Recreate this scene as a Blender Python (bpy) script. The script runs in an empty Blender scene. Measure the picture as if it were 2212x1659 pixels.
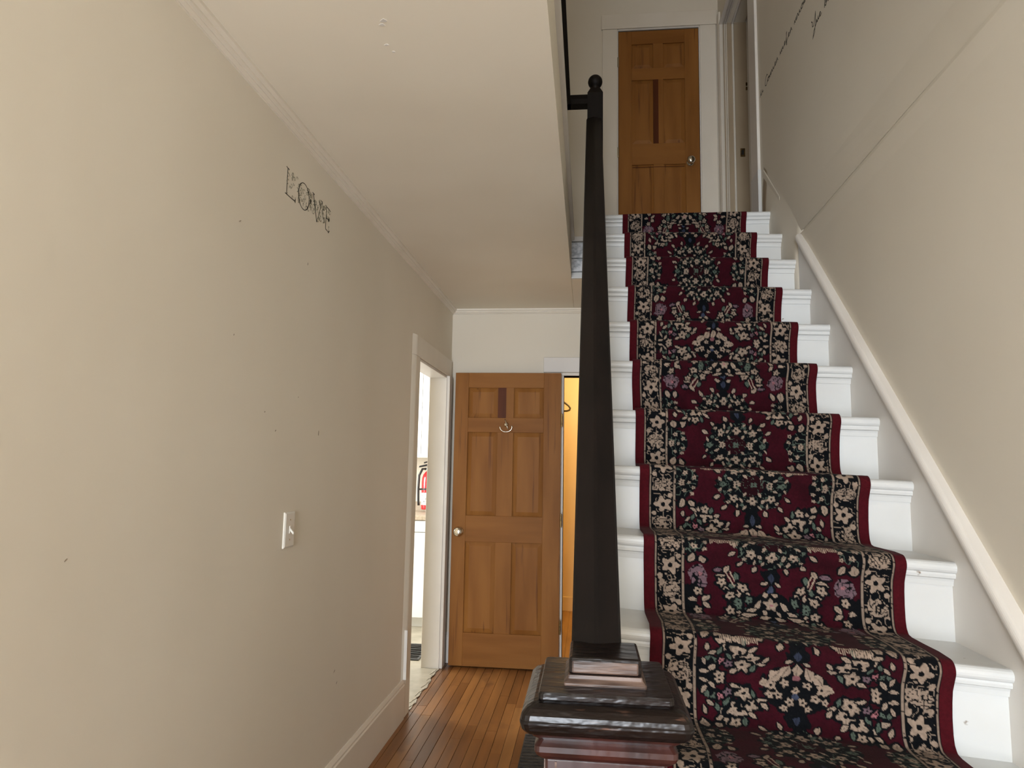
import bpy, bmesh, math, random
import numpy as np
from mathutils import Matrix, Vector

random.seed(7)
rng = np.random.default_rng(11)
SC = bpy.context.scene
COL = SC.collection

# ------------------------------------------------------------------ camera
CAM_Z = 1.34
cd = bpy.data.cameras.new("camera")
cam = bpy.data.objects.new("camera", cd)
COL.objects.link(cam)
SC.camera = cam
cd.sensor_fit = 'HORIZONTAL'
cd.sensor_width = 36.0
cd.lens = 1500 * 36.0 / 2212
cd.clip_start = 0.02
yaw, pitch, roll = math.radians(6.32), math.radians(6.745), math.radians(1.017)
_f0 = Vector((-math.sin(yaw), math.cos(yaw), 0)); _r0 = Vector((math.cos(yaw), math.sin(yaw), 0)); _u0 = Vector((0, 0, 1))
_f = math.cos(pitch) * _f0 + math.sin(pitch) * _u0
_u = -math.sin(pitch) * _f0 + math.cos(pitch) * _u0
_r = math.cos(roll) * _r0 + math.sin(roll) * _u
_u2 = -math.sin(roll) * _r0 + math.cos(roll) * _u
cam.matrix_world = Matrix(((_r.x, _u2.x, -_f.x, 0), (_r.y, _u2.y, -_f.y, 0), (_r.z, _u2.z, -_f.z, CAM_Z), (0, 0, 0, 1)))

# ------------------------------------------------------------------ world, lights, exposure
SC.view_settings.view_transform = 'Standard'
SC.view_settings.look = 'None'
SC.view_settings.exposure = 0.0
SC.view_settings.gamma = 1.0
SC.view_settings.use_curve_mapping = False
SC.cycles.diffuse_bounces = 4
SC.cycles.max_bounces = 6
w = bpy.data.worlds.new("sky"); SC.world = w
w.use_nodes = True
bg = w.node_tree.nodes["Background"]
bg.inputs[0].default_value = (0.75, 0.87, 1.0, 1)
bg.inputs[1].default_value = 1.0


def area(name, loc, target, sx, sy, energy, color):
    l = bpy.data.lights.new(name, 'AREA')
    l.shape = 'RECTANGLE'; l.size = sx; l.size_y = sy
    l.energy = energy; l.color = color
    o = bpy.data.objects.new(name, l)
    COL.objects.link(o)
    o.location = loc
    o.rotation_euler = (Vector(target) - Vector(loc)).to_track_quat('-Z', 'Y').to_euler()
    return o


# added light for the assumed daylight, in an assumed entrance opening behind the photographer
area("assumed_daylight_entrance", (-0.42, -3.11, 1.30), (-0.10, 3.0, 1.25), 1.0, 2.05, 262, (0.85, 0.915, 1.0))
# added fill light for the landing, set in an assumed upstairs opening
area("fill_upstairs", (-0.46, -3.11, 4.1), (0.1, 3.0, 3.4), 0.85, 1.1, 20, (1.0, 0.92, 0.84))
# added fill light to brighten the kitchen, at an assumed window out of view
area("fill_kitchen", (-2.93, 5.0, 1.65), (-1.2, 5.5, 1.1), 1.0, 1.0, 85, (0.95, 0.98, 1.0))

# ------------------------------------------------------------------ materials
def srgb(r, g, b):
    def f(c):
        c /= 255.0
        return c / 12.92 if c <= 0.04045 else ((c + 0.055) / 1.055) ** 2.4
    return (f(r), f(g), f(b), 1.0)


MATS = {}


def mat(name, c1, c2=None, rough=0.6, scale=(4, 4, 4), detail=4, bump=0.0, bscale=None, spec=0.5, metal=0.0, lo=0.35, hi=0.65, coat=0.0, dirt=None, trans=0.0):
    m = bpy.data.materials.new(name); m.use_nodes = True
    nt = m.node_tree; N = nt.nodes; L = nt.links
    b = N["Principled BSDF"]
    b.inputs["Roughness"].default_value = rough
    b.inputs["Metallic"].default_value = metal
    b.inputs["Specular IOR Level"].default_value = spec
    b.inputs["Coat Weight"].default_value = coat
    b.inputs["Coat Roughness"].default_value = 0.12
    b.inputs["Transmission Weight"].default_value = trans
    b.inputs["Base Color"].default_value = c1
    tc = N.new("ShaderNodeTexCoord")
    mp = N.new("ShaderNodeMapping"); mp.inputs["Scale"].default_value = scale
    L.new(tc.outputs["Object"], mp.inputs["Vector"])
    nz = N.new("ShaderNodeTexNoise"); nz.inputs["Scale"].default_value = 1.0; nz.inputs["Detail"].default_value = detail
    L.new(mp.outputs[0], nz.inputs["Vector"])
    out = None
    if c2 is not None:
        mr = N.new("ShaderNodeMapRange"); mr.inputs[1].default_value = lo; mr.inputs[2].default_value = hi
        L.new(nz.outputs["Fac"], mr.inputs[0])
        mx = N.new("ShaderNodeMix"); mx.data_type = 'RGBA'
        mx.inputs[6].default_value = c1; mx.inputs[7].default_value = c2
        L.new(mr.outputs[0], mx.inputs[0])
        out = mx.outputs[2]
    if dirt is not None:
        dcol, dscale, dlo, dhi = dirt
        mp2 = N.new("ShaderNodeMapping"); mp2.inputs["Scale"].default_value = dscale
        L.new(tc.outputs["Object"], mp2.inputs["Vector"])
        n2 = N.new("ShaderNodeTexNoise"); n2.inputs["Scale"].default_value = 1.0; n2.inputs["Detail"].default_value = 3
        L.new(mp2.outputs[0], n2.inputs["Vector"])
        r2 = N.new("ShaderNodeMapRange"); r2.inputs[1].default_value = dlo; r2.inputs[2].default_value = dhi
        L.new(n2.outputs["Fac"], r2.inputs[0])
        mx2 = N.new("ShaderNodeMix"); mx2.data_type = 'RGBA'
        mx2.inputs[7].default_value = dcol
        if out is not None: L.new(out, mx2.inputs[6])
        else: mx2.inputs[6].default_value = c1
        L.new(r2.outputs[0], mx2.inputs[0])
        out = mx2.outputs[2]
    if out is not None:
        L.new(out, b.inputs["Base Color"])
    if bump:
        src = nz.outputs["Fac"]
        if bscale is not None:
            mp3 = N.new("ShaderNodeMapping"); mp3.inputs["Scale"].default_value = bscale
            L.new(tc.outputs["Object"], mp3.inputs["Vector"])
            n3 = N.new("ShaderNodeTexNoise"); n3.inputs["Scale"].default_value = 1.0; n3.inputs["Detail"].default_value = 2
            L.new(mp3.outputs[0], n3.inputs["Vector"]); src = n3.outputs["Fac"]
        bp = N.new("ShaderNodeBump"); bp.inputs["Strength"].default_value = bump; bp.inputs["Distance"].default_value = 0.01
        L.new(src, bp.inputs["Height"]); L.new(bp.outputs[0], b.inputs["Normal"])
    MATS[name] = m
    return m


M_WALL = mat("wall_paint", srgb(228, 220, 204), srgb(222, 213, 196), 0.62, (1.2, 1.2, 1.0), detail=2, bump=0.10, bscale=(9, 9, 7), spec=0.3)
M_CEIL = mat("ceiling_paint", srgb(236, 228, 211), srgb(230, 221, 203), 0.7, (1.4, 1.4, 1.4), detail=2, bump=0.06, bscale=(6, 6, 6), spec=0.3)
M_TRIM = mat("trim_paint", srgb(226, 221, 213), srgb(216, 210, 202), 0.42, (3, 3, 2), detail=2)
M_TRIMC = mat("cream_trim_paint", srgb(232, 224, 210), srgb(225, 216, 200), 0.45, (3, 3, 2), detail=2)
M_STAIR = mat("stair_paint", srgb(214, 216, 215), srgb(206, 206, 203), 0.38, (3, 5, 4), bump=0.05, bscale=(22, 22, 22), dirt=(srgb(120, 100, 80), (26, 30, 30), 0.74, 0.80))
M_MOTTLE = mat("worn_white_boards", srgb(226, 228, 230), srgb(178, 182, 186), 0.6, (38, 38, 50), detail=6, lo=0.42, hi=0.62)
M_PINE = mat("pine", srgb(148, 99, 48), srgb(130, 83, 37), 0.5, (9, 9, 1.2), detail=3, bump=0.05, bscale=(60, 60, 4), dirt=(srgb(112, 70, 36), (34, 34, 1.6), 0.60, 0.70), spec=0.15)
M_PINEH = mat("pine_cross_grain", srgb(146, 97, 47), srgb(129, 82, 36), 0.5, (1.2, 9, 9), detail=3, bump=0.05, bscale=(4, 60, 60), spec=0.15)
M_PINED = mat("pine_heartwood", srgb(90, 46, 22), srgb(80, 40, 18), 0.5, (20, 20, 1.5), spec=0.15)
M_DARK = mat("ebonised_wood", srgb(24, 18, 16), srgb(15, 11, 10), 0.5, (18, 4, 6), bump=0.06, bscale=(60, 10, 10), spec=0.22)
M_NEWEL = mat("dark_varnish", srgb(26, 17, 14), srgb(14, 10, 9), 0.28, (5, 30, 30), detail=3, bump=0.26, bscale=(30, 75, 75), coat=0.05, spec=0.34, dirt=(srgb(86, 60, 48), (14, 60, 90), 0.64, 0.72))
M_SHAFT = mat("red_brown_varnish", srgb(62, 29, 24), srgb(40, 18, 15), 0.32, (14, 14, 5), detail=3, bump=0.15, bscale=(40, 40, 14), coat=0.2)
M_WORN = mat("worn_bare_wood", srgb(116, 94, 82), srgb(58, 42, 35), 0.45, (9, 60, 60), detail=6, bump=0.3, bscale=(12, 80, 80))
M_CHROME = mat("satin_nickel", srgb(214, 208, 196), None, 0.18, metal=1.0)
M_BRASS = mat("dull_brass", srgb(120, 98, 60), srgb(80, 64, 40), 0.4, (60, 60, 60), metal=0.8)
M_BLACK = mat("black_metal", srgb(24, 24, 24), srgb(36, 36, 35), 0.4, (30, 30, 30))
M_GLASS = mat("clear_plastic", (0.95, 0.95, 0.93, 1), None, 0.05, trans=1.0)
M_RED = mat("red_enamel", srgb(190, 32, 40), None, 0.25, coat=0.5)
M_LABEL = mat("printed_label", srgb(226, 226, 222), srgb(90, 90, 90), 0.5, (60, 20, 130), lo=0.56, hi=0.6)
M_WHITE = mat("white_laminate", srgb(238, 239, 238), None, 0.35)
M_COUNTER = mat("beige_worktop", srgb(186, 172, 152), srgb(164, 148, 128), 0.4, (60, 60, 60))
M_VINYL = mat("vinyl_sheet", srgb(176, 168, 150), srgb(150, 142, 124), 0.4, (7, 7, 7), detail=6)
M_VINYLB = mat("torn_vinyl_backing", srgb(196, 188, 170), srgb(150, 138, 118), 0.8, (40, 14, 40))
M_PLATE = mat("switch_plastic", srgb(224, 220, 210), None, 0.35)
M_YELLOW = mat("closet_paint", srgb(236, 210, 154), srgb(231, 204, 146), 0.6, (2, 2, 2))
M_CLOSETFL = mat("closet_boards", srgb(178, 138, 78), srgb(152, 114, 60), 0.5, (16, 2, 2))
M_HANGER = mat("olive_plastic", srgb(92, 84, 40), None, 0.5)
M_MAT = mat("charcoal_mat", srgb(62, 58, 54), srgb(40, 37, 35), 0.95, (40, 60, 40), detail=6, bump=0.4, bscale=(160, 120, 160))
M_INK = mat("grey_black_vinyl_lettering", srgb(58, 54, 44), None, 0.7)
M_INKL = mat("grey_vinyl_scrolls", srgb(152, 146, 128), None, 0.7)
M_TAN = mat("tan_jamb", srgb(178, 160, 134), srgb(168, 150, 124), 0.5, (4, 4, 2), detail=2)  # darker tan than the other trim, for the side doorway's far jamb
M_SCUFF = mat("scuff_mark", srgb(158, 144, 126), None, 0.8)


def plank_mat(i):
    base = [(142, 94, 50), (150, 101, 54), (132, 86, 44), (157, 109, 61), (124, 80, 41)][i]
    dk = tuple(int(c * 0.84) for c in base)
    return mat("oak_plank_%d" % i, srgb(*base), srgb(*dk), 0.36, (22, 2.2, 8), detail=6, bump=0.05, bscale=(60, 4, 30), dirt=(srgb(96, 60, 34), (6, 3, 6), 0.62, 0.76))


M_PLANKS = [plank_mat(i) for i in range(5)]

# ------------------------------------------------------------------ mesh helpers
class MB:
    def __init__(s): s.v = []; s.f = []
    def add(s, vs, fs):
        o = len(s.v); s.v += [tuple(p) for p in vs]; s.f += [tuple(i + o for i in q) for q in fs]; return s
    def box(s, x0, x1, y0, y1, z0, z1):
        return s.hexa([(x0, y0, z0), (x1, y0, z0), (x1, y1, z0), (x0, y1, z0), (x0, y0, z1), (x1, y0, z1), (x1, y1, z1), (x0, y1, z1)])
    def hexa(s, p):
        return s.add(p, [(0, 3, 2, 1), (4, 5, 6, 7), (0, 1, 5, 4), (1, 2, 6, 5), (2, 3, 7, 6), (3, 0, 4, 7)])
    def prism(s, pa, pb):          # two matching loops of points
        n = len(pa)
        fs = [tuple(range(n - 1, -1, -1)), tuple(range(n, 2 * n))]
        fs += [(i, (i + 1) % n, n + (i + 1) % n, n + i) for i in range(n)]
        return s.add(list(pa) + list(pb), fs)
    def loft(s, loops, cap=True, closed=True):
        n = len(loops[0]); vs = [p for l in loops for p in l]; fs = []
        for k in range(len(loops) - 1):
            for i in range(n if closed else n - 1):
                j = (i + 1) % n
                fs.append((k * n + i, k * n + j, (k + 1) * n + j, (k + 1) * n + i))
        if cap:
            fs.append(tuple(range(n - 1, -1, -1))); fs.append(tuple(range((len(loops) - 1) * n, len(loops) * n)))
        return s.add(vs, fs)
    def lathe(s, prof, c, axis='z', n=20):
        loops = []
        for r, h in prof:
            l = []
            for i in range(n):
                a = 2 * math.pi * i / n; p, q = r * math.cos(a), r * math.sin(a)
                if axis == 'z': l.append((c[0] + p, c[1] + q, c[2] + h))
                elif axis == 'y': l.append((c[0] + p, c[1] + h, c[2] + q))
                else: l.append((c[0] + h, c[1] + p, c[2] + q))
            loops.append(l)
        return s.loft(loops)
    def tube(s, pts, r, n=8):
        pts = [Vector(p) for p in pts]; loops = []
        for i, p in enumerate(pts):
            d = (pts[min(i + 1, len(pts) - 1)] - pts[max(i - 1, 0)]).normalized()
            a = d.orthogonal().normalized()
            if loops and abs(d.dot(prev)) < 0.9999: a = (prev_a - d * prev_a.dot(d)).normalized()
            elif loops: a = (prev_a - d * prev_a.dot(d)).normalized()
            b = d.cross(a); prev, prev_a = d, a
            loops.append([tuple(p + r * (math.cos(2 * math.pi * k / n) * a + math.sin(2 * math.pi * k / n) * b)) for k in range(n)])
        return s.loft(loops)
    def build(s, name, m, parent=None, bevel=0.0, smooth=False, seg=2):
        me = bpy.data.meshes.new(name); me.from_pydata(s.v, [], s.f)
        bm = bmesh.new(); bm.from_mesh(me)
        bmesh.ops.recalc_face_normals(bm, faces=bm.faces)
        if bevel:
            es = [e for e in bm.edges if len(e.link_faces) == 2 and e.calc_face_angle(0) > 0.5]
            bmesh.ops.bevel(bm, geom=es, offset=bevel, segments=seg, profile=0.5, affect='EDGES', clamp_overlap=True)
        bm.to_mesh(me); bm.free()
        if smooth:
            me.polygons.foreach_set("use_smooth", [True] * len(me.polygons))
        me.materials.append(m)
        o = bpy.data.objects.new(name, me); COL.objects.link(o)
        if parent is not None: attach(o, parent)
        return o


def attach(o, parent):
    o.parent = parent
    if parent.type == 'EMPTY': o.location = -parent.location


def tag(o, label, cat=None, kind=None, group=None):
    o["label"] = label
    if cat: o["category"] = cat
    if kind: o["kind"] = kind
    if group: o["group"] = group
    return o


def thing(name, loc, label, cat, kind=None):
    o = bpy.data.objects.new(name, None); COL.objects.link(o)
    o.location = loc; o.empty_display_size = 0.1
    return tag(o, label, cat, kind)


def box(*a): return MB().box(*a)

# ------------------------------------------------------------------ main dimensions
XL = -0.98            # hall wall face
YB = 4.87             # hall end wall face
ZC = 2.46             # hall ceiling
ZL = 2.718            # upstairs floor
YF = -3.0            # unseen entrance wall, set back for a gentler light falloff
XWELL = -0.104        # edge of the stair well
YWELL = 4.07          # end of the stair well
ZU = 5.15             # upstairs ceiling
XU = 0.975            # upstairs wall face beside the stair
YU = 5.10             # upstairs end wall face


def xlow(Y): return 0.95 + 0.0135 * (Y - 1.68)     # lower wall face beside the stair
def xskirt(Y): return 0.9223 + 0.0186 * (Y - 1.68)


STRUCT = dict(kind="structure")
# ------------------------------------------------------------------ room shell
f = tag(box(XL - 0.0, 1.15, YF, YB + 0.13, -0.2, -0.012).build("floor", M_PLANKS[2]), "varnished strip wood floor of the hallway", "floor", "structure")
# narrow floor strips, laid lengthwise
pw = 0.0545
row = 0
x = XL - 0.018
while x < -0.01:
    y = 0.2 - random.random() * 0.8
    while y < YB:
        ln = random.choice([0.55, 0.7, 0.9, 1.1, 1.35, 1.6])
        y1_ = min(y + ln, YB + 0.02)
        if y1_ - y > 0.08 and y1_ > 0.2:
            dz = random.uniform(-0.0008, 0.0008)
            b = box(x + 0.0009, x + pw - 0.0009, max(y, 0.2) + 0.0008, y1_ - 0.0008, -0.014, dz).build("plank", M_PLANKS[random.choice([0, 0, 1, 1, 2, 3, 4])], f, bevel=0.0008, seg=1)
        y = y1_
    x += pw; row += 1

# left wall with the kitchen doorway
DY0, DY1, DZ = 3.89, 4.71, 1.955
wl = MB()
wl.box(XL - 0.11, XL, YF, DY0, -0.05, ZC + 0.02)
wl.box(XL - 0.11, XL, DY1, YB + 0.13, -0.05, ZC + 0.02)
wl.box(XL - 0.11, XL, DY0, DY1, DZ, ZC + 0.02)
wl = tag(wl.build("wall_left", M_WALL), "long cream painted hallway wall with lettering and light switch", "wall", "structure")
for (sy, sz, a, b_) in ((1.799, 2.014, .010, .004), (2.277, 2.032, .005, .008), (2.45, 1.448, .006, .014), (2.098, 1.438, .008, .004), (2.018, 1.491, .006, .004), (2.256, 1.56, .005, .003), (1.243, 1.149, .008, .004), (2.731, .533, .012, .005), (2.764, .481, .010, .004), (1.805, 1.689, .004, .005)):
    n = 9; pa = []; pb = []
    for i in range(n):
        t = 2 * math.pi * i / n; k = random.uniform(.35, .75)
        pa.append((XL - 0.001, sy + a * k * math.cos(t), sz + b_ * k * math.sin(t) + .5 * a * k * math.cos(t)))
        pb.append((XL + 0.0006,) + pa[-1][1:])
    MB().prism(pa, pb).build("scuff_mark", M_SCUFF, wl)
# end wall with the closet opening
CX0, CX1, CZ = -0.172, 0.56, 1.98
wb = MB()
wb.box(XL - 0.02, CX0, YB, YB + 0.12, -0.05, ZC + 0.02)
wb.box(CX1, 1.15, YB, YB + 0.12, -0.05, ZC + 0.02)
wb.box(CX0, CX1, YB, YB + 0.12, CZ, ZC + 0.02)
tag(wb.build("wall_back", M_WALL), "cream end wall of the hallway above the closet", "wall", "structure")
# right wall: lower face, then upper face set back a little
wr = MB()
prof = lambda Y: [(xlow(Y), Y, -0.05), (xlow(Y), Y, 2.34), (xlow(Y) - .003, Y, 2.39), (xlow(Y) - .004, Y, 2.415), (xlow(Y) - .001, Y, 2.430), (xlow(Y) + .006, Y, 2.438), (max(xlow(Y) + .02, 1.0), Y, 2.446), (1.15, Y, 2.446), (1.15, Y, -0.05)]
wr.loft([prof(YF), prof(1.0), prof(2.5), prof(3.6), prof(YB + .12)])
wr = tag(wr.build("wall_right", M_WALL), "smooth lower cream wall beside the staircase", "wall", "structure")
wu = MB()
SY0, SY1, SZ = 4.09, 5.0, 4.67
def xup(Y): return min(XU, max(xlow(Y) + .004, XU - .016))
uprof = lambda Y: [(xup(Y), Y, 2.44), (xup(Y) + (XU - xup(Y)) * .35, Y, 2.52), (xup(Y) + (XU - xup(Y)) * .85, Y, 2.60), (XU, Y, 2.66), (XU, Y, ZU), (1.15, Y, ZU), (1.15, Y, 2.44)]
wu.loft([uprof(y_) for y_ in (YF, .6, 1.4, 2.2, 2.9, 3.5, SY0)])
wu.box(XU, 1.15, SY1, YU + 0.12, 2.446, ZU)
wu.box(XU, 1.15, SY0, SY1, SZ, ZU)
wu.box(XU, 1.15, SY0, SY1, 2.446, ZL)
tag(wu.build("wall_upper_right", M_WALL), "upper cream wall of the stairwell with script lettering", "wall", "structure")
# room behind the upstairs side doorway
rs = MB(); rs.box(1.9, 2.0, 3.9, 5.2, ZL, ZU); rs.box(1.15, 2.0, 5.0, 5.1, ZL, ZU); rs.box(1.15, 2.0, 3.9, 4.0, ZL, ZU); rs.box(1.15, 2.0, 3.9, 5.2, ZL - .1, ZL); rs.box(1.15, 2.0, 3.9, 5.2, ZU - .1, ZU)
tag(rs.build("wall_side_room", M_WALL), "walls of the dim room beyond the upstairs side doorway", "wall", "structure")
# upstairs end wall with the landing door
LX0, LX1, LZT = 0.214, 0.83, 4.712
we = MB()
we.box(-2.0, LX0, YU, YU + 0.12, ZL - .02, ZU); we.box(LX1, 1.15, YU, YU + 0.12, ZL - .02, ZU); we.box(LX0, LX1, YU, YU + 0.12, LZT, ZU)
tag(we.build("wall_upper_back", M_WALL), "upstairs landing end wall around the pine door", "wall", "structure")
tag(box(-2.1, -2.0, YF, YU + .12, ZL - .02, ZU).build("wall_upper_left", M_WALL), "far side wall of the upstairs hallway", "wall", "structure")
tag(box(0.1, 0.95, YU + 0.11, YU + 0.14, ZL, LZT + .1).build("wall_behind_landing_door", M_WALL), "backing wall behind the landing door", "wall", "structure")
# entrance wall behind the photographer, with assumed openings for the entrance light and the upstairs fill light
wf = MB()
ex0, ex1, ez0, ez1 = -0.93, 0.09, 0.25, 2.38
ux0, ux1, uz0, uz1 = -0.93, 0.0, 3.5, 4.7
wf.box(-2.1, ex0, YF - .12, YF, -0.05, ZU); wf.box(ex1, 1.15, YF - .12, YF, -0.05, ZU)
wf.box(ex0, ex1, YF - .12, YF, -0.05, ez0); wf.box(ex0, ex1, YF - .12, YF, ez1, uz0); wf.box(ex0, ex1, YF - .12, YF, uz1, ZU)
wf.box(ux1, ex1, YF - .12, YF, uz0, uz1)
tag(wf.build("wall_front", M_WALL), "unseen entrance wall with assumed openings behind the photographer", "wall", "structure")
wn = MB()  # assumed frame in the entrance opening, out of view
for (a, b_) in ((ex0, ex0 + .05), (-.445, -.395), (ex1 - .05, ex1)): wn.box(a, b_, YF - .09, YF - .04, ez0, ez1)
for z in (ez0, 1.2, ez1 - .05): wn.box(ex0, ex1, YF - .09, YF - .04, z, z + .05)
tag(wn.build("window_assumed", M_TRIM), "assumed white glazed entrance frame, out of view behind the photographer", "window", "structure")

# hall ceiling = underside of the upstairs floor, with the stair well cut out
ce = MB()
ce.box(XL - .14, XWELL, YF, YB + .12, ZC, ZL - .03)
ce.box(XWELL, 1.0, YWELL + .004, YB + .12, ZC, ZL - .03)
ce = tag(ce.build("ceiling", M_CEIL, bevel=0.004), "cream plaster hallway ceiling under the upstairs floor", "ceiling", "structure")
for (sx, sy, a) in ((-.521, 1.60, .012), (-.544, 1.70, .007), (-.534, 1.733, .006), (-.53, 1.615, .01)):
    n = 8; pa = [(sx + a * random.uniform(.5, 1) * math.cos(2 * math.pi * i / n), sy + a * random.uniform(.4, .8) * math.sin(2 * math.pi * i / n), ZC + .001) for i in range(n)]
    MB().prism(pa, [(p[0], p[1], ZC - .0008) for p in pa]).build("paint_flake", M_TRIM, ce)
# rough strip of plaster along the well edge
pa = []; pb = []
ys = [0.4 + i * .12 for i in range(31)]
top = [(XWELL - .035 - .006 * random.random(), y_, ZC - .0025) for y_ in ys]
bot = [(XWELL + .0005, y_, ZC - .0025) for y_ in ys]
m_ = MB(); m_.add(top + bot + [(p[0], p[1], ZC + .001) for p in top], [(i, i + 1, len(ys) + i + 1, len(ys) + i) for i in range(len(ys) - 1)] + [(i, 2 * len(ys) + i, 2 * len(ys) + i + 1, i + 1) for i in range(len(ys) - 1)])
m_.build("plaster_patch", M_CEIL, ce)
tag(box(-2.1, 2.0, YF - .1, YU + .12, ZU, ZU + .1).build("ceiling_upstairs", M_CEIL), "plaster ceiling above the stairwell", "ceiling", "structure")
fu = MB()
fu.box(-2.0, XWELL + .004, YF, YU, ZL - .03, ZL)
fu.box(XWELL + .004, XU, YWELL, YU, ZL - .03, ZL)
fu.box(-0.005, XU, 3.735, YWELL, ZL - .03, ZL)
tag(fu.build("floor_upstairs", M_TRIM), "white painted edge of the upstairs landing floor", "floor", "structure")
# painted nosing along the well and the worn boards at its end
nb = MB().box(XWELL - .012, XWELL + .018, YF, YWELL - .01, ZL - .028, ZL + .006)
tag(nb.build("trim_1", M_TRIM, bevel=.006), "white nosing along the stair well edge under the balusters", "trim", "structure")
eb = thing("trim_2", (0, YWELL, ZC), "worn white boards closing the end of the stair well", "trim", "structure")
for (z0, z1_, m2) in ((ZL - .032, ZL - .002, M_TRIM), (ZL - .135, ZL - .040, M_MOTTLE), (ZL - .218, ZL - .140, M_MOTTLE), (ZC - .002, ZL - .223, M_STAIR)):
    box(XWELL, 0.10, YWELL - .022, YWELL + .004, z0, z1_).build("board", m2, eb, bevel=.003)

# crown moulding: stepped profile
def crown_prof(d, h):
    return [(0, 0), (d, 0), (d, -.010), (d * .72, -.016), (d * .72, -.022), (d * .45, -h * .7), (d * .45, -h * .8), (d * .16, -h * .93), (d * .16, -h), (0, -h)]
cp = crown_prof(.034, .036)
m_ = MB().prism([(XL + p, YF, ZC + q) for p, q in cp], [(XL + p, YB, ZC + q) for p, q in cp])
tag(m_.build("trim_3", M_TRIMC), "long cream crown moulding between hallway wall and ceiling", "trim", "structure")
m_ = MB().prism([(XL, YB - p, ZC + q) for p, q in cp], [(0.95, YB - p, ZC + q) for p, q in cp])
tag(m_.build("trim_4", M_TRIMC), "short cream crown moulding across the hallway end wall", "trim", "structure")
# baseboards
bp_ = [(0, -.01), (.016, -.01), (.016, .172), (.012, .178), (.012, .186), (.005, .2), (0, .2)]
m_ = MB().prism([(XL + p, YF, q) for p, q in bp_], [(XL + p, 3.779, q) for p, q in bp_])
tag(m_.build("baseboard_left", M_TRIMC), "tall cream baseboard along the hallway wall", "baseboard", "structure")
m_ = MB().prism([(XL + .001, YB - p, q) for p, q in bp_], [(-.315, YB - p, q) for p, q in bp_])
tag(m_.build("baseboard_back", M_TRIM), "white baseboard glimpsed behind the open pine door", "baseboard", "structure")

# kitchen doorway casing and jambs
k = thing("trim_5", (XL, 3.9, 0), "white casing and jambs of the kitchen doorway", "trim", "structure")
xf = XL + .026
cs = [(XL - .001, 3.745), (XL + .004, 3.765), (XL + .011, 3.795), (XL + .013, 3.81), (XL + .013, DY0 + .004), (XL - .001, DY0 + .004)]
MB().prism([(a, b_, 0.0) for a, b_ in cs], [(a, b_, DZ) for a, b_ in cs]).build("near_casing", M_WALL, k)
box(XL + .001, XL + .022, 3.7735, 3.780, .20, .455).build("bare_edge", M_TRIM, k)
box(XL, xf, DY1 - .004, 4.80, 0.0, DZ).build("far_casing", M_TRIM, k, bevel=.004)
cs = [(XL - .001, 3.745), (XL + .004, 3.763), (XL + .012, 3.790), (XL + .015, 3.806), (XL + .015, 4.812), (XL - .001, 4.812)]
MB().prism([(a, b_, DZ + .001) for a, b_ in cs], [(a, b_, 2.072) for a, b_ in cs]).build("head_casing", M_TRIMC, k)
box(XL - .115, XL + .004, DY0 - .002, DY0 + .016, 0, DZ).build("near_jamb", M_WALL, k, bevel=.002)
box(XL - .115, XL + .006, DY1 - .014, DY1 + .004, 0.002, DZ).build("far_jamb", M_TRIM, k, bevel=.002)
box(XL - .115, XL + .004, DY0 + .016, DY1 - .014, DZ - .016, DZ).build("head_jamb", M_TRIM, k, bevel=.002)
# closet opening casing
k = thing("trim_6", (0, YB, 0), "white casing around the closet opening", "trim", "structure")
box(-.315, CX0 - .012, YB - .02, YB, 0, CZ + .02).build("side_casing", M_TRIM, k, bevel=.003)
box(CX1 + .012, CX1 + .14, YB - .02, YB, 0, CZ + .02).build("side_casing", M_TRIM, k, bevel=.003)
box(-.315, CX1 + .14, YB - .022, YB, CZ + .022, 2.108).build("head_casing", M_TRIM, k, bevel=.003)
box(CX0 - .014, CX0, YB - .004, YB + .12, 0, CZ).build("jamb", M_TRIM, k, bevel=.002)
box(CX1, CX1 + .014, YB - .004, YB + .12, 0, CZ).build("jamb", M_TRIM, k, bevel=.002)
box(CX0 - .014, CX1 + .014, YB - .004, YB + .12, CZ, CZ + .02).build("head_jamb", M_TRIMC, k, bevel=.002)
# landing door casing
k = thing("trim_7", (.5, YU, ZL), "cream casing around the landing door", "trim", "structure")
box(.095, LX0 - .004, YU - .02, YU, ZL, LZT + .01).build("side_casing", M_TRIMC, k, bevel=.004)
box(LX1 + .004, .955, YU - .02, YU, ZL, LZT + .01).build("side_casing", M_TRIMC, k, bevel=.004)
box(.088, .962, YU - .024, YU, LZT + .012, 4.842).build("head_casing", M_TRIMC, k, bevel=.004)
box(LX0 - .012, LX0 + .003, YU - .012, YU + .09, ZL, LZT).build("jamb", M_TRIM, k)
box(LX1 - .003, LX1 + .012, YU - .012, YU + .09, ZL, LZT).build("jamb", M_TRIM, k)
box(LX0, LX1, YU - .012, YU + .09, LZT, LZT + .01).build("head_jamb", M_TRIM, k)
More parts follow.
